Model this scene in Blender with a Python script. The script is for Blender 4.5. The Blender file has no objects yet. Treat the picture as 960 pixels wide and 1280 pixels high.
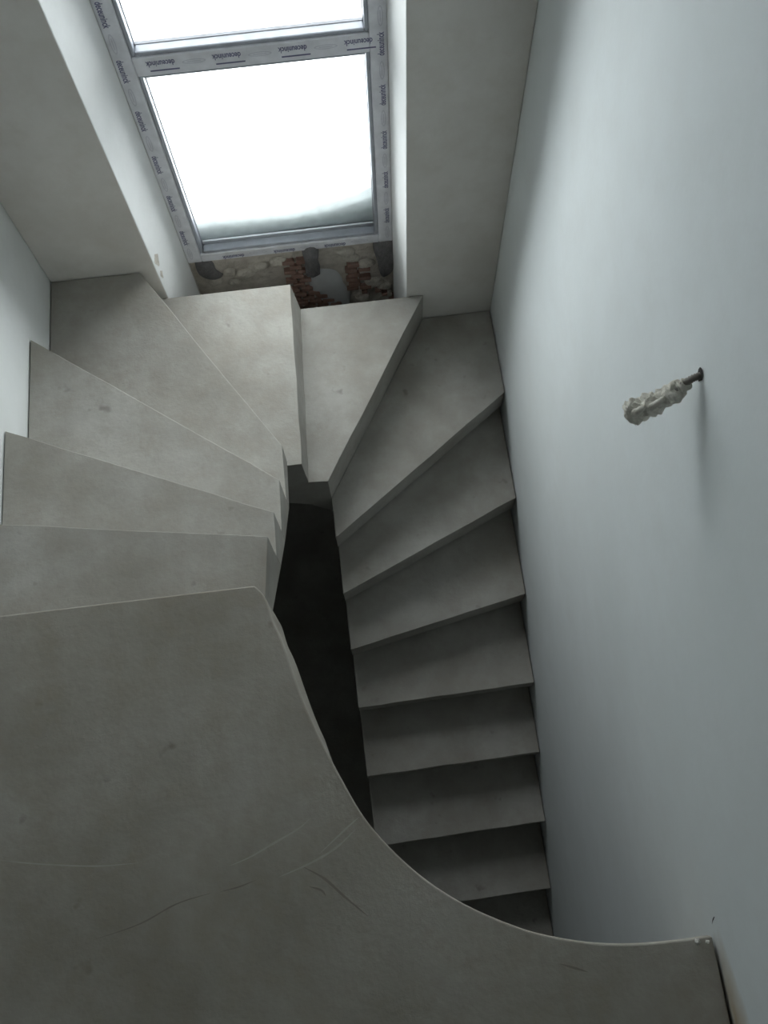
import bpy, bmesh, math, random
from mathutils import Vector, Matrix
from mathutils import noise as mnoise

scene = bpy.context.scene
C = scene.collection
rnd = random.Random(7)

# ------------------------------------------------------------------ camera
F_PX, PITCH, ROLL, YAW, CAM_H = 1130.81, 1.21803, -0.06959, -0.05006, 2.1503
def cam_axes():
    cy, sy = math.cos(YAW), math.sin(YAW)
    f0 = Vector((-sy, cy, 0)); r0 = Vector((cy, sy, 0)); u0 = Vector((0, 0, 1))
    f = f0*math.cos(PITCH) - u0*math.sin(PITCH)
    u = u0*math.cos(PITCH) + f0*math.sin(PITCH)
    r = r0*math.cos(ROLL) + u*math.sin(ROLL)
    u = u*math.cos(ROLL) - r0*math.sin(ROLL)
    return r, u, f
cd = bpy.data.cameras.new('camera'); cam = bpy.data.objects.new('camera', cd); C.objects.link(cam)
_r, _u, _f = cam_axes()
_m = Matrix((( _r.x, _u.x, -_f.x, 0), (_r.y, _u.y, -_f.y, 0), (_r.z, _u.z, -_f.z, CAM_H), (0, 0, 0, 1)))
cam.matrix_world = _m
cd.sensor_fit = 'VERTICAL'; cd.sensor_height = 36.0; cd.lens = F_PX/1280*36.0
cd.clip_start = 0.02
scene.camera = cam

# ------------------------------------------------------------------ sky, exposure
w = bpy.data.worlds.new('overcast_sky'); scene.world = w; w.use_nodes = True
bg = w.node_tree.nodes['Background']
bg.inputs[0].default_value = (0.96, 0.985, 1.0, 1); bg.inputs[1].default_value = 1.0
vs = scene.view_settings
vs.view_transform = 'Standard'; vs.look = 'None'; vs.gamma = 1.0; vs.use_curve_mapping = False
vs.exposure = 3.2
# daylight portal across the window opening (guides sky sampling, gives off no light of its own)
pl = bpy.data.lights.new('window_portal', 'AREA'); pl.shape = 'RECTANGLE'; pl.size = 0.86; pl.size_y = 2.31
pl.cycles.is_portal = True
po = bpy.data.objects.new('window_portal', pl); C.objects.link(po)
po.location = (-0.195, 2.47, 0.15); po.rotation_euler = (math.radians(-90), 0, 0)

# ------------------------------------------------------------------ measures
RISE = 0.18
XR, XL = 0.632, -1.09          # side walls
XI_R, XI_L = -0.14, -0.28      # inner ends of the two flights
YF = 2.13                      # inner face of the window wall
Y_FRAME = 2.35                 # face of the window frame
FLOOR_Z = -16*RISE

# ------------------------------------------------------------------ materials
def new_mat(name):
    m = bpy.data.materials.new(name); m.use_nodes = True
    nt = m.node_tree; b = nt.nodes['Principled BSDF']
    return m, nt, b
def N(nt, t, **kw):
    n = nt.nodes.new(t)
    for k, v in kw.items(): setattr(n, k, v)
    return n
def mottled(name, c1, c2, c3, scale=3.0, rough=0.85, bump=0.15, fine=60.0, spots=0.0):
    """cement-like: two scales of colour mottling, fine grain, trowel bump"""
    m, nt, b = new_mat(name); L = nt.links.new
    g = N(nt, 'ShaderNodeNewGeometry')
    n1 = N(nt, 'ShaderNodeTexNoise'); n1.inputs['Scale'].default_value = scale; n1.inputs['Detail'].default_value = 6; n1.inputs['Roughness'].default_value = .62
    n2 = N(nt, 'ShaderNodeTexNoise'); n2.inputs['Scale'].default_value = scale*4.3; n2.inputs['Detail'].default_value = 8; n2.inputs['Roughness'].default_value = .7
    n3 = N(nt, 'ShaderNodeTexNoise'); n3.inputs['Scale'].default_value = fine; n3.inputs['Detail'].default_value = 4
    for n in (n1, n2, n3): L(g.outputs['Position'], n.inputs['Vector'])
    r1 = N(nt, 'ShaderNodeValToRGB'); e = r1.color_ramp.elements
    e[0].position = .32; e[0].color = (*c1, 1); e[1].position = .68; e[1].color = (*c2, 1)
    L(n1.outputs['Fac'], r1.inputs['Fac'])
    r2 = N(nt, 'ShaderNodeMapRange'); r2.inputs[1].default_value = .45; r2.inputs[2].default_value = .75; r2.inputs[4].default_value = .7
    L(n2.outputs['Fac'], r2.inputs[0])
    mx = N(nt, 'ShaderNodeMix', data_type='RGBA'); L(r2.outputs[0], mx.inputs[0]); L(r1.outputs[0], mx.inputs[6]); mx.inputs[7].default_value = (*c3, 1)
    out = mx.outputs[2]
    if spots:
        v = N(nt, 'ShaderNodeTexNoise'); v.inputs['Scale'].default_value = 16; v.inputs['Detail'].default_value = 2
        L(g.outputs['Position'], v.inputs['Vector'])
        rr = N(nt, 'ShaderNodeMapRange'); rr.inputs[1].default_value = .70; rr.inputs[2].default_value = .80; rr.inputs[4].default_value = spots
        L(v.outputs['Fac'], rr.inputs[0])
        m2 = N(nt, 'ShaderNodeMix', data_type='RGBA'); L(rr.outputs[0], m2.inputs[0]); L(out, m2.inputs[6]); m2.inputs[7].default_value = (c1[0]*.45, c1[1]*.44, c1[2]*.42, 1)
        out = m2.outputs[2]
    L(out, b.inputs['Base Color'])
    b.inputs['Roughness'].default_value = rough; b.inputs['Specular IOR Level'].default_value = .3
    ad = N(nt, 'ShaderNodeMath', operation='ADD'); L(n2.outputs['Fac'], ad.inputs[0])
    ml = N(nt, 'ShaderNodeMath', operation='MULTIPLY'); L(n3.outputs['Fac'], ml.inputs[0]); ml.inputs[1].default_value = .35
    L(ml.outputs[0], ad.inputs[1])
    bp = N(nt, 'ShaderNodeBump'); bp.inputs['Strength'].default_value = bump; bp.inputs['Distance'].default_value = .02
    L(ad.outputs[0], bp.inputs['Height']); L(bp.outputs[0], b.inputs['Normal'])
    return m
def plain(name, col, rough=.5, metal=0.0, spec=.5):
    m, nt, b = new_mat(name); L = nt.links.new
    g = N(nt, 'ShaderNodeNewGeometry'); n = N(nt, 'ShaderNodeTexNoise'); n.inputs['Scale'].default_value = 25; n.inputs['Detail'].default_value = 4
    L(g.outputs['Position'], n.inputs['Vector'])
    r = N(nt, 'ShaderNodeValToRGB'); e = r.color_ramp.elements
    e[0].position = .3; e[0].color = (col[0]*.88, col[1]*.88, col[2]*.88, 1); e[1].position = .7; e[1].color = (*[min(1, c*1.06) for c in col], 1)
    L(n.outputs['Fac'], r.inputs['Fac']); L(r.outputs[0], b.inputs['Base Color'])
    b.inputs['Roughness'].default_value = rough; b.inputs['Metallic'].default_value = metal; b.inputs['Specular IOR Level'].default_value = spec
    return m

M = {}
M['concrete'] = mottled('cement_render', (.28, .262, .23), (.44, .428, .395), (.315, .288, .245), 2.8, .8, .16, 70, .5)
M['landing'] = mottled('cement_screed', (.265, .24, .20), (.40, .38, .34), (.29, .255, .20), 2.4, .75, .16, 70, .5)
M['plaster'] = mottled('skimmed_plaster', (.62, .595, .555), (.74, .72, .685), (.60, .565, .515), 2.0, .85, .08, 60)
M['white_plaster'] = mottled('white_plaster', (.68, .70, .69), (.75, .765, .76), (.67, .685, .67), 1.6, .8, .06, 60)
M['reveal'] = mottled('brightened_reveal_plaster', (.80, .81, .80), (.85, .86, .85), (.79, .80, .785), 2.5, .8, .06, 60)  # wall plaster made whiter; the window's brightness on the reveals is in the colour
M['dark'] = plain('dark_gap', (.03, .028, .026), .9)
M['pvc'] = plain('white_pvc_film', (.80, .805, .85), .35)
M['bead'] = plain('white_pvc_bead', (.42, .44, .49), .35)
M['gasket'] = plain('grey_gasket', (.34, .35, .38), .6)
M['print'] = plain('violet_film_print', (.15, .15, .27), .5)
M['print_pale'] = plain('pale_film_print', (.66, .66, .72), .5)
M['brick'] = mottled('red_brick', (.27, .155, .125), (.36, .22, .18), (.38, .30, .26), 14, .9, .3, 90)  # brick, mortar and cement patch lightened; window glare is put into their colours
M['mortar'] = mottled('old_mortar', (.54, .49, .44), (.72, .67, .60), (.40, .35, .30), 7, .95, .6, 50, .5)
M['cement_patch'] = mottled('grey_cement_patch', (.56, .57, .58), (.64, .65, .66), (.58, .59, .60), 6, .9, .3, 60)
M['foam'] = mottled('dark_sealant', (.17, .165, .17), (.27, .26, .265), (.14, .135, .14), 20, .9, .5, 60)
M['rubble'] = mottled('broken_plaster', (.55, .51, .45), (.70, .66, .59), (.36, .31, .26), 12, .95, .6, 60)
M['snow'] = plain('snow', (.88, .90, .92), .6)
def make_snow(name, amount):
    m = plain(name, (.86, .90, .90), .7); nt = m.node_tree; b = nt.nodes['Principled BSDF']
    t = N(nt, 'ShaderNodeBsdfTranslucent'); t.inputs[0].default_value = (.86, .92, .92, 1)
    mx = N(nt, 'ShaderNodeMixShader'); mx.inputs[0].default_value = amount
    nt.links.new(b.outputs[0], mx.inputs[1]); nt.links.new(t.outputs[0], mx.inputs[2]); nt.links.new(mx.outputs[0], nt.nodes['Material Output'].inputs['Surface'])
    return m
M['packed_snow'] = make_snow('packed_snow', .10); M['snow_crust'] = make_snow('snow_crust', .28)
M['paper'] = mottled('crumpled_wrap', (.58, .55, .48), (.76, .74, .67), (.46, .42, .35), 22, .8, .4, 80)
M['conduit'] = plain('grey_conduit', (.20, .18, .16), .6)
M['scratch_dark'] = plain('dark_scuff', (.23, .20, .175), .9)
M['scratch_pale'] = plain('pale_scuff', (.41, .385, .34), .9)
M['crumb'] = plain('plaster_crumb', (.75, .73, .68), .9)

def make_glass():
    m, nt, b = new_mat('window_glass'); L = nt.links.new
    nt.nodes.remove(b)
    t = N(nt, 'ShaderNodeBsdfTransparent'); t.inputs[0].default_value = (.93, .95, .95, 1)
    gl = N(nt, 'ShaderNodeBsdfGlossy'); gl.inputs['Roughness'].default_value = .02
    lw = N(nt, 'ShaderNodeLayerWeight'); lw.inputs[0].default_value = .15
    mx = N(nt, 'ShaderNodeMixShader'); L(lw.outputs['Fresnel'], mx.inputs[0]); L(t.outputs[0], mx.inputs[1]); L(gl.outputs[0], mx.inputs[2])
    L(mx.outputs[0], nt.nodes['Material Output'].inputs['Surface'])
    return m
M['glass'] = make_glass()

def make_right_wall():
    """white plaster with an ochre damp stain by the landing edge and a faint streak under the cable hole"""
    m = mottled('right_wall_plaster', (.66, .695, .695), (.72, .755, .76), (.66, .685, .68), 1.5, .8, .05, 60)
    nt = m.node_tree; L = nt.links.new; b = nt.nodes['Principled BSDF']
    src = b.inputs['Base Color'].links[0].from_socket
    g = N(nt, 'ShaderNodeNewGeometry')
    def blob(center, size, amount, col, src):
        s = N(nt, 'ShaderNodeVectorMath', operation='SUBTRACT'); L(g.outputs['Position'], s.inputs[0]); s.inputs[1].default_value = center
        d = N(nt, 'ShaderNodeVectorMath', operation='DIVIDE'); L(s.outputs[0], d.inputs[0]); d.inputs[1].default_value = size
        ln = N(nt, 'ShaderNodeVectorMath', operation='LENGTH'); L(d.outputs[0], ln.inputs[0])
        n = N(nt, 'ShaderNodeTexNoise'); n.inputs['Scale'].default_value = 9; n.inputs['Detail'].default_value = 5; L(g.outputs['Position'], n.inputs['Vector'])
        ad = N(nt, 'ShaderNodeMath', operation='ADD'); L(ln.outputs['Value'], ad.inputs[0]); L(n.outputs['Fac'], ad.inputs[1])
        r = N(nt, 'ShaderNodeMapRange'); r.inputs[1].default_value = .6; r.inputs[2].default_value = 1.45; r.inputs[3].default_value = amount; r.inputs[4].default_value = 0
        L(ad.outputs[0], r.inputs[0])
        mx = N(nt, 'ShaderNodeMix', data_type='RGBA'); L(r.outputs[0], mx.inputs[0]); L(src, mx.inputs[6]); mx.inputs[7].default_value = (*col, 1)
        return mx.outputs[2]
    o = blob((XR, -.42, .02), (1, .20, .085), .95, (.40, .30, .17), src)
    L(o, b.inputs['Base Color'])
    return m
M['wall_right'] = make_right_wall()

# ------------------------------------------------------------------ mesh helpers
def obj(name, bm, mat, parent=None, smooth=False):
    bmesh.ops.recalc_face_normals(bm, faces=bm.faces[:])
    me = bpy.data.meshes.new(name); bm.to_mesh(me); bm.free()
    if mat: me.materials.append(M[mat])
    if smooth:
        for p in me.polygons: p.use_smooth = True
    o = bpy.data.objects.new(name, me); C.objects.link(o)
    if parent: o.parent = parent
    return o
def empty(name, loc=(0, 0, 0)):
    o = bpy.data.objects.new(name, None); C.objects.link(o); o.location = loc
    return o
def tag(o, label=None, cat=None, group=None, kind=None):
    if label: o['label'] = label
    if cat: o['category'] = cat
    if group: o['group'] = group
    if kind: o['kind'] = kind
    return o
def struct(o, label, cat): return tag(o, label, cat, None, 'structure')
def add_box(bm, x0, x1, y0, y1, z0, z1):
    v = [bm.verts.new(p) for p in ((x0,y0,z0),(x1,y0,z0),(x1,y1,z0),(x0,y1,z0),(x0,y0,z1),(x1,y0,z1),(x1,y1,z1),(x0,y1,z1))]
    for f in ((0,3,2,1),(4,5,6,7),(0,1,5,4),(1,2,6,5),(2,3,7,6),(3,0,4,7)): bm.faces.new([v[i] for i in f])
    return v
def box(name, x0, x1, y0, y1, z0, z1, mat, parent=None, bev=0):
    bm = bmesh.new(); add_box(bm, x0, x1, y0, y1, z0, z1)
    o = obj(name, bm, mat, parent)
    if bev: bevel(o, bev)
    return o
def add_prism(bm, pts, ztop, zbot):
    n = len(pts)
    zt = ztop if isinstance(ztop, (list, tuple)) else [ztop]*n
    zb = zbot if isinstance(zbot, (list, tuple)) else [zbot]*n
    t = [bm.verts.new((p[0], p[1], z)) for p, z in zip(pts, zt)]
    b = [bm.verts.new((p[0], p[1], z)) for p, z in zip(pts, zb)]
    bm.faces.new(t); bf = bm.faces.new(b[::-1])
    for i in range(n):
        j = (i+1) % n; bm.faces.new((t[j], t[i], b[i], b[j]))
    return t, b
def bevel(o, wd, seg=2):
    md = o.modifiers.new('soft_edges', 'BEVEL'); md.width = wd; md.segments = seg; md.limit_method = 'ANGLE'; md.angle_limit = math.radians(35)
def spline(pts, n=8):
    out = []
    P = [2*Vector(pts[0])-Vector(pts[1])] + [Vector(p) for p in pts] + [2*Vector(pts[-1])-Vector(pts[-2])]
    for i in range(1, len(P)-2):
        for k in range(n):
            t = k/n; a, b_, c, d = P[i-1], P[i], P[i+1], P[i+2]
            out.append(.5*((2*b_)+(-a+c)*t+(2*a-5*b_+4*c-d)*t*t+(-a+3*b_-3*c+d)*t**3))
    out.append(Vector(pts[-1])); return out
def add_tube(bm, path, radii, seg=10, wob=0.0):
    rings = []
    for i, p in enumerate(path):
        p = Vector(p); a = Vector(path[max(i-1, 0)]); b_ = Vector(path[min(i+1, len(path)-1)])
        d = (b_-a).normalized(); u = d.cross(Vector((0, 0, 1)))
        if u.length < .05: u = d.cross(Vector((0, 1, 0)))
        u.normalize(); v = d.cross(u)
        ring = []
        for k in range(seg):
            an = 2*math.pi*k/seg; rr = radii[i]
            q = p + (u*math.cos(an)+v*math.sin(an))*rr
            if wob: q += mnoise.noise_vector(q*70)*wob
            ring.append(bm.verts.new(q))
        rings.append(ring)
    for a, b_ in zip(rings, rings[1:]):
        for k in range(seg): bm.faces.new((a[k], a[(k+1) % seg], b_[(k+1) % seg], b_[k]))
    bm.faces.new(rings[0][::-1]); bm.faces.new(rings[-1])

# ------------------------------------------------------------------ room shell
ZT = 2.85; ZB = FLOOR_Z; YB = -2.6
struct(box('wall_right', XR, XR+.2, YB, 2.62, ZB, ZT, 'wall_right'), 'tall white plastered wall beside the dark lower flight, cable stub sticking out', 'wall')
struct(box('wall_left', XL-.2, XL, YB, 2.62, ZB, ZT, 'white_plaster'), 'white plastered side wall along the upper flight of steps', 'wall')
struct(box('wall_back', XL-.2, XR+.2, YB-.2, YB, ZB, ZT, 'white_plaster'), 'plastered wall behind the landing facing the window', 'wall')
struct(box('ceiling', XL-.2, XR+.2, YB-.2, 2.62, ZT, ZT+.2, 'white_plaster'), 'plastered ceiling over the landing and stairwell', 'ceiling')

# window wall: two piers with splayed reveals, a lintel
WX0, WX1 = -.622, .232                 # plaster meets frame
JX0, JX1 = -.690, .263                 # opening at the inner face
WZ0, WZ1 = -1.0, 1.30
YO = 2.46                              # outer face of the piers
YL = 2.62                              # outer edge of the ledge below the window
bm = bmesh.new()
add_prism(bm, [(XL, YF), (JX0, YF), (WX0, Y_FRAME), (WX0, YO), (XL, YO)], ZT, ZB)
add_prism(bm, [(XR, YF), (XR, YO), (WX1, YO), (WX1, Y_FRAME), (JX1, YF)], ZT, ZB)
add_prism(bm, [(JX0, YF), (JX1, YF), (WX1, Y_FRAME), (WX1, YO), (WX0, YO), (WX0, Y_FRAME)], ZT, [WZ1+.05, WZ1+.05, WZ1, WZ1, WZ1, WZ1])
wf = struct(obj('wall_far', bm, 'plaster'), 'grey plastered window wall with bright splayed reveals on both sides of the window', 'wall')
wf.data.materials.append(M['reveal'])
for p in wf.data.polygons:                     # the reveals carry the lightened plaster, window brightness in its colour
    c = p.center
    if YF+.02 < c.y < Y_FRAME and abs(p.normal.y) < .9 and p.area > .05 and XL+.1 < c.x < XR-.1 and abs(p.normal.z) < .6: p.material_index = 1
bevel(wf, .004)

# rough masonry below the window, set back in the recess
bm = bmesh.new()
nx, nz = 60, 40
x0, x1, z0, z1 = WX0-.0, WX1+.0, -1.75, WZ0
grid = [[None]*(nz+1) for _ in range(nx+1)]
for i in range(nx+1):
    for k in range(nz+1):
        x = x0+(x1-x0)*i/nx; z = z0+(z1-z0)*k/nz
        d = .010*mnoise.noise(Vector((x*9, z*9, 3)))+.007*mnoise.noise(Vector((x*27, z*27, 8)))
        if k == nz: d = 0
        grid[i][k] = bm.verts.new((x, 2.372-max(-.02, d), z))
for i in range(nx):
    for k in range(nz): bm.faces.new((grid[i][k], grid[i+1][k], grid[i+1][k+1], grid[i][k+1]))
# body behind it
add_box(bm, x0, x1, 2.40, YL, ZB, WZ0-.002)
add_box(bm, x0, x1, 2.39, 2.41, ZB, z0)
wu = struct(obj('wall_under_window', bm, 'mortar', None, False), 'rough unplastered masonry strip under the window with bricks showing', 'wall')
# bricks, one mesh shared
def brick_mesh(length, seed):
    b2 = bmesh.new(); add_box(b2, -length/2, length/2, -.012, .02, -.0105, .0105)
    bmesh.ops.bevel(b2, geom=b2.edges[:], offset=.0025, segments=1, affect='EDGES')
    rr = random.Random(seed)
    for v in b2.verts: v.co += Vector((rr.uniform(-1, 1), rr.uniform(-1, 1), rr.uniform(-1, 1)))*.0016
    bmesh.ops.recalc_face_normals(b2, faces=b2.faces[:])
    me = bpy.data.meshes.new('brick'); b2.to_mesh(me); b2.free(); me.materials.append(M['brick']); return me
BM = [brick_mesh(.050, 1), brick_mesh(.052, 2), brick_mesh(.026, 3)]
def place_brick(x, z, which):
    o = bpy.data.objects.new('brick', BM[which]); C.objects.link(o); o.parent = wu
    o.location = (x, 2.361+rnd.uniform(-.003, .003), z); o.rotation_euler = (0, rnd.uniform(-.03, .03), rnd.uniform(-.04, .04))
row = 0; z = -1.075
while z > -1.47:
    # left patch widens towards the bottom, between the tread corner and the cement smear
    xe = -.205 + .05 + max(0, (-1.22-z))*.62
    x = -.215 + (.028 if row % 2 else 0)
    while x < xe:
        place_brick(x, z, row % 2); x += .060
    if -1.34 < z < -1.13:
        x = .058 + (.02 if row % 2 else 0)
        for k in range(1 + row % 2): place_brick(x+.058*k-(.03 if row % 2 else 0), z, (row+1) % 2)
    if -1.42 < z < -1.33:
        x = .10 + (.03 if row % 2 else 0)
        while x < .23: 
            if rnd.random() < .6: place_brick(x, z, 2)
            x += .06
    row += 1; z -= .0345
def blob_patch(name, mat, pts, depth, y, seed, sub=3):
    """irregular raised patch with an outline in the wall plane"""
    b2 = bmesh.new(); c = Vector((sum(p[0] for p in pts)/len(pts), 0, sum(p[1] for p in pts)/len(pts)))
    ring = [Vector((p[0], 0, p[1])) for p in spline([(p[0], p[1], 0) for p in pts+[pts[0]]], 4)[:-1] for p in [(p[0], p[1])]]
    levels = [(1.0, 0.0), (.93, .55), (.75, .85), (.45, 1.0)]
    rings = []
    for s, dp in levels:
        rings.append([b2.verts.new(Vector((c.x+(p.x-c.x)*s, y-depth*dp*(1+.35*mnoise.noise(Vector((p.x*40, p.z*40, seed)))), c.z+(p.z-c.z)*s))) for p in ring])
    n = len(ring)
    for a, b_ in zip(rings, rings[1:]):
        for k in range(n): b2.faces.new((a[k], a[(k+1) % n], b_[(k+1) % n], b_[k]))
    b2.faces.new(rings[-1])
    return obj(name, b2, mat, wu, True)
blob_patch('cement_patch', 'cement_patch', [(-.150, -1.18), (-.09, -1.165), (-.019, -1.19), (.012, -1.28), (.035, -1.366), (.02, -1.47), (-.03, -1.48), (-.074, -1.44), (-.112, -1.364), (-.145, -1.27)], .018, 2.372, 1)
blob_patch('sealant_lump', 'foam', [(-.150, -1.02), (-.135, -.985), (-.11, -.975), (-.088, -.985), (-.078, -1.025), (-.088, -1.09), (-.085, -1.17), (-.12, -1.20), (-.150, -1.17), (-.145, -1.09)], .045, 2.372, 2)
blob_patch('sealant_lump', 'foam', [(.150, -1.06), (.156, -1.01), (.20, -.985), (.236, -1.0), (.236, -1.20), (.20, -1.26), (.175, -1.24), (.165, -1.15)], .035, 2.372, 3)
blob_patch('sealant_lump', 'foam', [(-.60, -1.01), (-.53, -1.02), (-.52, -1.08), (-.50, -1.13), (-.55, -1.15), (-.60, -1.10)], .02, 2.372, 4)
for i, (px, pz, s) in enumerate([(-.55, -1.16, .04), (-.47, -1.11, .035), (-.41, -1.13, .05), (-.34, -1.10, .05), (.05, -1.10, .05), (.115, -1.16, .045), (.14, -1.30, .05), (.20, -1.33, .05), (.09, -1.41, .04), (.03, -1.06, .05), (-.46, -1.18, .03), (.215, -1.40, .035), (-.26, -1.08, .05)]):
    rr = random.Random(i); pts = []
    for k in range(7):
        a = 2*math.pi*k/7; q = s*rr.uniform(.55, 1.0); pts.append((px+1.2*q*math.cos(a), pz+q*math.sin(a)*.8))
    pts = [(min(max(p[0], -.615), .225), min(p[1], -1.005)) for p in pts]
    blob_patch('plaster_lump', 'rubble', pts, .018, 2.370, 10+i)

# chipped spot on the edge of the left reveal
ca = Vector((JX0, YF, 0)); cb = Vector((WX0, Y_FRAME, 0)); cdv = (cb-ca).normalized(); cn = Vector((cdv.y, -cdv.x, 0))
for (t0, zc, ry, rz) in ((.030, -.70, .018, .030), (.022, -.78, .010, .020)):
    b2 = bmesh.new()
    b2.faces.new([b2.verts.new(ca+cdv*(t0+ry*math.cos(a)*(1+.3*math.sin(3*a)))+cn*.0012+Vector((0, 0, zc+rz*math.sin(a)*(1+.2*math.cos(4*a))))) for a in [2*math.pi*i/18 for i in range(18)]])
    obj('plaster_chip', b2, 'rubble', wf)

# ------------------------------------------------------------------ landing slab with the curved edge
curve = spline([(-.300, .638, 0), (-.276, .605, 0), (-.262, .545, 0), (-.243, .49, 0), (-.196, .316, 0), (-.127, .145, 0), (-.074, .043, 0), (.012, -.059, 0), (.108, -.136, 0), (.221, -.197, 0), (.302, -.226, 0), (.385, -.246, 0), (.47, -.256, 0), (.55, -.259, 0), (.626, -.258, 0)], 5)
pts = [(XL, .638)] + [(p.x, p.y) for p in curve] + [(XR-.007, -.45), (XR-.009, YB), (XL, YB)]
# a thin lip at the top; below it the edge is cut back more and more towards the white wall
low = []
for i, p in enumerate(pts):
    q = Vector(p)
    if 1 <= i <= len(curve):
        a = curve[max(i-2, 0)]; c = curve[min(i, len(curve)-1)]; d = (c-a).normalized()
        t = (i-1)/(len(curve)-1); off = .16*min(1, max(0, (t-.30)/.45))
        q = q + Vector((d.y, -d.x))*off if Vector((d.y, -d.x)).dot(Vector((-1, -1))) > 0 else q - Vector((d.y, -d.x))*off
        q.x = min(q.x, XR-.007)
    elif i == len(curve)+1: q = Vector((XR-.007, -.47))
    low.append((q.x, q.y))
bm = bmesh.new(); n_ = len(pts)
R0 = [bm.verts.new((p[0], p[1], 0)) for p in pts]; R1 = [bm.verts.new((p[0], p[1], -.022)) for p in pts]; R2 = [bm.verts.new((p[0], p[1], -.30)) for p in low]
bm.faces.new(R0); bm.faces.new(R2[::-1])
for A_, B_ in ((R0, R1), (R1, R2)):
    for i in range(n_): bm.faces.new((A_[i], A_[(i+1) % n_], B_[(i+1) % n_], B_[i]))
fl = struct(obj('floor', bm, 'landing'), 'grey cement landing slab with a concave curved edge over the stairwell', 'landing')
bevel(fl, .0035)
def scuff(name, mat, pts, wd):
    P = spline([(p[0], p[1], 0) for p in pts], 5); b2 = bmesh.new(); prev = None
    for i, p in enumerate(P):
        d = (P[min(i+1, len(P)-1)]-P[max(i-1, 0)]).normalized(); n_ = Vector((-d.y, d.x, 0))
        t = i/(len(P)-1); ww = wd*math.sin(math.pi*(.04+.92*t))*(.7+.5*abs(mnoise.noise(p*40)))
        a = b2.verts.new(p+n_*ww+Vector((0, 0, .0004))); c = b2.verts.new(p-n_*ww+Vector((0, 0, .0004)))
        if prev: b2.faces.new((prev[0], prev[1], c, a))
        prev = (a, c)
    return obj(name, b2, mat, fl)
scuff('scuff_mark', 'scratch_dark', [(-.235, -.020), (-.19, -.05), (-.151, -.09), (-.103, -.136)], .0035)
scuff('scuff_mark', 'scratch_dark', [(-.225, -.062), (-.20, -.072), (-.19, -.085)], .003)
scuff('scuff_mark', 'scratch_dark', [(-.70, -.115), (-.60, -.095), (-.519, -.064), (-.44, -.05)], .002)
scuff('scuff_mark', 'scratch_dark', [(-.42, -.05), (-.38, -.045), (-.34, -.035)], .002)
scuff('scuff_mark', 'scratch_dark', [(.294, -.275), (.32, -.285), (.35, -.297)], .003)
scuff('trowel_line', 'scratch_pale', [(-.91, .072), (-.83, .055), (-.70, .035), (-.60, .03)], .0022)
scuff('trowel_line', 'scratch_pale', [(-.40, .0), (-.35, .014), (-.30, .035), (-.24, .06), (-.21, .08)], .0028)
scuff('trowel_line', 'scratch_pale', [(-.29, -.035), (-.22, -.015), (-.16, .01), (-.11, .045)], .003)
scuff('trowel_line', 'scratch_pale', [(-.20, .0), (-.13, .05), (-.10, .07)], .0025)

# ground floor
struct(box('floor_lower', XL-.2, XR+.2, YB-.2, YO, ZB-.2, ZB, 'concrete'), 'dark concrete floor at the foot of the stairwell', 'floor')

# ------------------------------------------------------------------ staircase
# nosing lines: outer end, inner end
XS_L, XS_R = XL+.004, XR-.004
NOSE = {
 0: ((XS_L, .638), (-.300, .638)),
 1: ((XS_L, .966), (XI_L, .826)),
 2: ((XS_L, 1.333), (XI_L+.002, .964)),
 3: ((XS_L, 1.769), (-.272, 1.140)),
 4: ((-.752, YF-.006), (-.272, 1.345)),
 5: ((-.203, YF-.006), (-.222, 1.345)),
 6: ((.333, YF-.006), (XI_R, 1.340)),
 7: ((XS_R, 1.725), (XI_R, 1.170)),
 8: ((XS_R, 1.315), (XI_R, .987)),
 9: ((XS_R, .941), (XI_R, .790)),
 10: ((XS_R, .590), (XI_R, .572)),
 11: ((XS_R, .312), (XI_R, .298)),
 12: ((XS_R, .026), (XI_R, .007)),
 13: ((XS_R, -.262), (XI_R, -.278)),
 14: ((XS_R, -.55), (XI_R, -.56)),
 15: ((XS_R, -.84), (XI_R, -.85)),
}
SOF_IN = {0: -.31, 1: -.46, 2: -.63, 3: -.795, 4: -.87, 5: -1.33, 6: -1.41}
def sof(k): return max(SOF_IN.get(k, -k*RISE-.31), ZB+.005)
stair = empty('staircase', (0, 0, ZB))
tag(stair, 'bare grey cement winding staircase turning in a U round a narrow well under the window', 'staircase')
eps = .003
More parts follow.
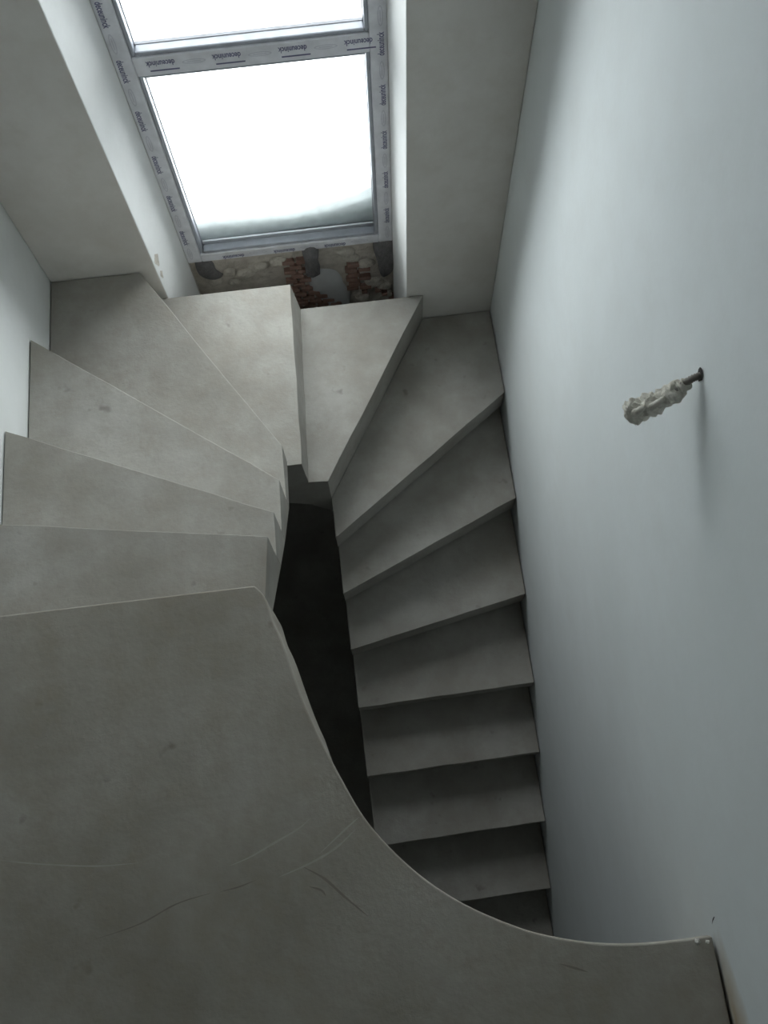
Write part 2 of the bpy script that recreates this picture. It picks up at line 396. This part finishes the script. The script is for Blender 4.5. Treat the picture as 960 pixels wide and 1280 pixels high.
# a vertical step per nosing pair, rough-cast
for k in range(1, 16):
    (bo, bi), (fo, fi) = NOSE[k-1], NOSE[k]
    zt = -k*RISE
    bo, bi, fo, fi = (Vector(v) for v in (bo, bi, fo, fi))
    pts = []; zb = []
    bdir = (bi-bo).normalized(); bn = Vector((-bdir.y, bdir.x))
    if bn.dot((bo+bi)/2-(fo+fi)/2) < 0: bn = -bn
    if k >= 8:                                   # this tread runs on under the nosing lip above it
        bo = bo+bn*.045; bi = bi+bn*.045; bo.x = XS_R; bi.x = XI_R
    # back edge, outer to inner
    pts.append(bo); zb.append(sof(k-1)); 
    if k == 5: bi = Vector((-.336, 1.345))
    pts.append(bi); zb.append(sof(k-1) if k != 5 else -1.262)
    pts.append(fi); zb.append(sof(k))
    pts.append(fo); zb.append(sof(k))
    if k == 4: pts.append(Vector((XS_L, YF-.003))); zb.append(sof(4))
    if k == 7: pts.append(Vector((XS_R, YF-.003))); zb.append(sof(6))
    if k == 5:
        zb = [-1.262, -1.262, sof(5), sof(5)]
    if k == 6: zb = [sof(5), sof(5), sof(6), sof(6)]
    # small offset so neighbouring steps do not share a plane
    bm = bmesh.new()
    n = len(pts)
    # subdivide nosing edge for a slightly uneven, hand-cast line
    P = []; Z = []
    for i in range(n):
        a, b_ = pts[i], pts[(i+1) % n]
        P.append(a); Z.append(zb[i])
        if (i == 2):
            L_ = (b_-a).length; m_ = 9; d = (b_-a).normalized(); nn = Vector((-d.y, d.x))
            for j in range(1, m_):
                t = j/m_; p = a.lerp(b_, t)+nn*.0035*mnoise.noise(Vector((k*3.1, t*6, 0)))
                P.append(p); Z.append(zb[i]*(1-t)+zb[(i+1) % n]*t)
    if k >= 7:
        # nosing lip, riser cut back below it
        fd = (fi-fo).normalized(); fn = Vector((-fd.y, fd.x))
        if fn.dot((bo+bi)/2-(fo+fi)/2) < 0: fn = -fn
        last = 2+9; lip = .12 if k <= 9 else .095
        Q = [p+fn*.032 if 2 <= i <= last else p for i, p in enumerate(P)]
        for i in (2, last): Q[i] = Vector((min(max(Q[i].x, XI_R), XS_R), Q[i].y))
        rings = [[bm.verts.new((p.x, p.y, z_)) for p, z_ in zip(pp, zz)] for pp, zz in ((P, [zt]*len(P)), (P, [zt-lip]*len(P)), (Q, [zt-lip-.02]*len(P)), (Q, Z))]
        bm.faces.new(rings[0]); bm.faces.new(rings[-1][::-1]); m2 = len(P)
        for A_, B_ in zip(rings, rings[1:]):
            for i in range(m2): bm.faces.new((A_[(i+1) % m2], A_[i], B_[i], B_[(i+1) % m2]))
    else:
        t_, b__ = add_prism(bm, [tuple(p) for p in P], zt, Z)
    if k == 5:                                   # this riser leans outwards at its foot
        for i in range(2, len(b__)): 
            if i >= 2: b__[i].co.x += .016+.036*(b__[i].co.y-1.345)/.78
    bmesh.ops.triangulate(bm, faces=[f for f in bm.faces if len(f.verts) > 4])
    so = obj('step', bm, 'concrete', None)
    so.parent = stair; so.matrix_parent_inverse = Matrix.Translation((0, 0, -ZB))
    bevel(so, .002)

# ------------------------------------------------------------------ window
win = empty('window_1', (-.195, Y_FRAME, WZ0))
struct(win, 'white plastic window frame with two stacked panes and printed protective film', 'window')
INV = Matrix.Translation((-.195, Y_FRAME, WZ0)).inverted()
def wpart(o): o.parent = win; o.matrix_parent_inverse = INV; return o
FX0, FX1 = WX0+.0, WX1-.0
SX0, SX1 = -.563, .175          # inner edges of the stiles
YB2 = Y_FRAME+.075
TZ0, TZ1 = -.036, .036          # transom
BZ = -.953
def frame_piece(name, x0, x1, z0, z1):
    o = wpart(box(name, x0, x1, Y_FRAME, YB2, z0, z1, 'pvc')); bevel(o, .004); return o
stileL = frame_piece('stile', FX0, SX0, WZ0, WZ1)
stileR = frame_piece('stile', SX1, FX1, WZ0, WZ1)
transom = frame_piece('transom', SX0, SX1, TZ0, TZ1)
brail = frame_piece('bottom_rail', SX0, SX1, WZ0, BZ)
trail = frame_piece('top_rail', SX0, SX1, WZ1-.07, WZ1)
def bead(name, pts):
    b2 = bmesh.new(); add_prism(b2, pts, 0, 1); return b2
def pane_unit(z0, z1):
    # sloped glazing beads between frame face and glass, dark gasket line, pane
    g = .014
    yg = Y_FRAME+.052
    for (x0, x1, za, zb_) in ((SX0, SX0+g, z0, z1), (SX1-g, SX1, z0, z1), (SX0+g, SX1-g, z0, z0+g), (SX0+g, SX1-g, z1-g, z1)):
        o = wpart(box('glazing_bead', x0, x1, Y_FRAME+.006, yg, za, zb_, 'bead')); bevel(o, .005)
    q = .002
    for (x0, x1, za, zb_) in ((SX0+g, SX0+g+q, z0+g, z1-g), (SX1-g-q, SX1-g, z0+g, z1-g), (SX0+g, SX1-g, z0+g, z0+g+q), (SX0+g, SX1-g, z1-g-q, z1-g)):
        wpart(box('gasket', x0, x1, yg-.012, yg, za, zb_, 'gasket'))
    wpart(box('pane', SX0+.004, SX1-.004, yg, yg+.004, z0+.004, z1-.004, 'glass'))
pane_unit(BZ, TZ0); pane_unit(TZ1, WZ1-.07)

# printed film: the maker's word and a thin line of small print under it, repeated along every profile
def text_mesh(body, size):
    cu = bpy.data.curves.new('film_print', 'FONT'); cu.body = body; cu.size = size; cu.align_x = 'CENTER'; cu.align_y = 'CENTER'; cu.offset = .0007
    cu.resolution_u = 3
    to = bpy.data.objects.new('film_print_tmp', cu); C.objects.link(to)
    dg = bpy.context.evaluated_depsgraph_get(); me = bpy.data.meshes.new_from_object(to.evaluated_get(dg))
    bpy.data.objects.remove(to); bpy.data.curves.remove(cu)
    xs = [v.co.x for v in me.vertices]; wdt = max(xs)-min(xs)
    return me, wdt
word_me, ww = text_mesh('deceuninck', .030)
sx = .090/ww
for v in word_me.vertices: v.co.x *= sx; v.co.y *= 1.0
word_me.materials.clear(); word_me.materials.append(M['print'])
def bar_mesh(l, h, mat):
    b2 = bmesh.new(); v = [b2.verts.new(p) for p in ((-l/2, -h/2, 0), (l/2, -h/2, 0), (l/2, h/2, 0), (-l/2, h/2, 0))]; b2.faces.new(v)
    me = bpy.data.meshes.new('film_print'); b2.to_mesh(me); b2.free(); me.materials.append(M[mat]); return me
line_me = bar_mesh(.092, .0055, 'print')
def oval_mesh(l, h, mat):
    b2 = bmesh.new(); n = 20
    o_ = [b2.verts.new((l/2*math.cos(2*math.pi*i/n), h/2*math.sin(2*math.pi*i/n), 0)) for i in range(n)]
    i_ = [b2.verts.new((l/2*.86*math.cos(2*math.pi*i/n), h/2*.6*math.sin(2*math.pi*i/n), 0)) for i in range(n)]
    for i in range(n): b2.faces.new((o_[i], o_[(i+1) % n], i_[(i+1) % n], i_[i]))
    v = [b2.verts.new(p) for p in ((-l*.28, -h*.1, 0), (l*.28, -h*.1, 0), (l*.28, h*.12, 0), (-l*.28, h*.12, 0))]; b2.faces.new(v)
    me = bpy.data.meshes.new('film_print'); b2.to_mesh(me); b2.free(); me.materials.append(M[mat]); return me
oval_me = oval_mesh(.075, .018, 'print_pale')
def stamp(me, x, z, rot, parent, name='film_print', dy=.0006):
    o = bpy.data.objects.new(name, me); C.objects.link(o); o.parent = parent
    # text lies in the XZ plane facing -Y, turned by rot about the normal
    o.matrix_basis = Matrix.Translation((x, Y_FRAME-dy, z)) @ Matrix.Rotation(rot, 4, 'Y') @ Matrix.Rotation(math.pi/2, 4, 'X')
    return o
PI = math.pi
for i in range(4):
    xc = -.479+.2065*i
    stamp(word_me, xc, .010, PI, transom); stamp(line_me, xc+.008, -.017, PI, transom)
    if i < 3: stamp(oval_me, xc+.103, .004, PI, transom)
for i in range(3):
    xc = -.430+.211*i
    stamp(word_me, xc, -.984, PI, brail)
    stamp(oval_me, xc+.103, -.975, PI, brail)
for i in range(9):
    zc = .63-.2065*i+.0
    if zc > -.93:
        stamp(word_me, -.601, zc-.019+.0, PI/2, stileL); stamp(oval_me, -.601, zc-.019-.103, PI/2, stileL)
        stamp(word_me, .211, zc-.019-.0-.000, -PI/2, stileR); stamp(oval_me, .211, zc-.019-.103, -PI/2, stileR)

# ------------------------------------------------------------------ outside: snow on the ledge, snowy ground
def ridge(prof, y0, y1, name, label, mat='packed_snow', parent=None):
    b2 = bmesh.new(); P = spline([(p[0], p[1], 0) for p in prof], 6); m_ = 8; cols = []
    zb_ = WZ0-.002
    for p in P:
        col = []
        for j in range(m_+1):
            t = j/m_; y = y0+(y1-y0)*t
            prof_t = math.sin(math.pi*min(1, .50+.5*t)) if t > 0 else 1
            h = (p.y-zb_)*max(0, prof_t)
            col.append(b2.verts.new((p.x, y+.004*mnoise.noise(Vector((p.x*12, y*12, 1))) if j else y, zb_+h+(.006*mnoise.noise(Vector((p.x*20, y*20, 5))) if 0 < j < m_ else 0))))
        base = b2.verts.new((p.x, y0, zb_)); col.append(base); cols.append(col)
    for a, c in zip(cols, cols[1:]):
        for j in range(m_): b2.faces.new((a[j], c[j], c[j+1], a[j+1]))
        b2.faces.new((a[0], a[-1], c[-1], c[0])); 
        b2.faces.new((a[-1], a[m_], c[m_], c[-1]))
    for col in (cols[0], cols[-1]):
        b2.faces.new([col[j] for j in range(m_+1)]+[col[-1]])
    o = obj(name, b2, mat, parent, True)
    return tag(o, label, 'snow' if not parent else None)
sb = ridge([(-.615, -.840), (-.50, -.835), (-.40, -.832), (-.28, -.838), (-.20, -.845), (-.10, -.832), (.0, -.815), (.08, -.792), (.14, -.765), (.18, -.74), (.228, -.72)], 2.430, 2.60, 'snow_bank', 'low bank of snow lying against the outside of the lower pane')
ridge([(-.24, -.86), (-.18, -.815), (-.05, -.795), (.05, -.765), (.10, -.745), (.14, -.715), (.18, -.69), (.228, -.68)], 2.445, 2.50, 'snow_crust', 'thin pale crust of snow', 'snow_crust', sb)
bm = bmesh.new(); add_box(bm, -40, 40, YL+.2, 60, -6.2, -6.0)
struct(obj('ground_outside', bm, 'snow'), 'snow covered ground outside the window', 'ground')

# ------------------------------------------------------------------ cable stub in the right wall
HP = Vector((XR, .737, .668))
cs = empty('cable_stub', HP)
tag(cs, 'capped cable end wrapped in crumpled pale film, poking out of the white wall', 'cable')
CI = Matrix.Translation(HP).inverted()
def cpart(o): o.parent = cs; o.matrix_parent_inverse = CI; return o
path = spline([(XR+.005, .737, .670), (.618, .735, .664), (.600, .732, .640), (.585, .731, .615)], 10)
rad = [.0062+(.0016 if i % 2 else 0) for i in range(len(path))]
bm = bmesh.new(); add_tube(bm, path, rad, 10); cpart(obj('conduit', bm, 'conduit', None, True))
path = spline([(.610, .733, .655), (.600, .732, .632), (.580, .731, .600), (.555, .730, .578), (.530, .729, .562), (.517, .728, .555)], 8)
n_ = len(path); rad = []
for i in range(n_):
    t = i/(n_-1); rad.append((.006+.017*math.sin(math.pi*min(1, t*.62+.06)))*(1 if t < .9 else 1-(t-.9)*4)+.002*math.sin(i*1.7))
bm = bmesh.new(); add_tube(bm, path, rad, 22, .008); wr = cpart(obj('crumpled_wrap', bm, 'paper', None, False))
for s, (a, b_, c_) in enumerate((((.575, .722, .622), (.560, .718, .612), (.552, .719, .596)), ((.545, .722, .600), (.532, .716, .592), (.522, .720, .574)), ((.600, .725, .628), (.606, .722, .612), (.598, .722, .600)))):
    bm = bmesh.new(); pp = spline([a, b_, c_], 6); add_tube(bm, pp, [.006*math.sin(math.pi*(.12+.76*i/(len(pp)-1)))+.001 for i in range(len(pp))], 8, .004); cpart(obj('wrap_fold', bm, 'paper', None, True))
bm = bmesh.new(); ring = spline([(XR-.0012, .737+.012*math.cos(a)*(1+.2*math.sin(3*a)), .672+.016*math.sin(a)) for a in [2*math.pi*i/9 for i in range(9)]], 3)
bm.faces.new([bm.verts.new(p) for p in ring]); cpart(obj('wall_hole', bm, 'dark'))

# crumbs of plaster on the landing's corner
def crumb(loc, s, seed, label):
    b2 = bmesh.new(); bmesh.ops.create_icosphere(b2, subdivisions=2, radius=s)
    for v in b2.verts:
        v.co = v.co*(1+.5*mnoise.noise(v.co*(1.5/s)+Vector((seed, 0, 0)))); v.co.z = max(v.co.z*.7, -s*.4)
    o = obj('plaster_crumb', b2, 'crumb'); o.location = (loc[0], loc[1], s*.4); tag(o, label, 'debris'); return o
crumb((.592, -.266), .006, 1, 'larger white plaster crumb on the edge of the landing near the white wall')
crumb((.614, -.268), .004, 5, 'tiny white plaster crumb in the corner of the landing against the white wall')
bm = bmesh.new(); P = spline([(XR-.001, -.235, .003), (XR-.001, -.228, .012), (XR-.001, -.222, .024), (XR-.001, -.219, .032)], 4); prev = None
wr_ = bpy.data.objects['wall_right']
for i, p in enumerate(P):
    ww_ = .002*math.sin(math.pi*(.1+.8*i/(len(P)-1)))
    a = bm.verts.new(p+Vector((0, ww_, 0))); c = bm.verts.new(p-Vector((0, ww_, 0)))
    if prev: bm.faces.new((prev[0], prev[1], c, a))
    prev = (a, c)
obj('wall_crack', bm, 'dark', wr_)
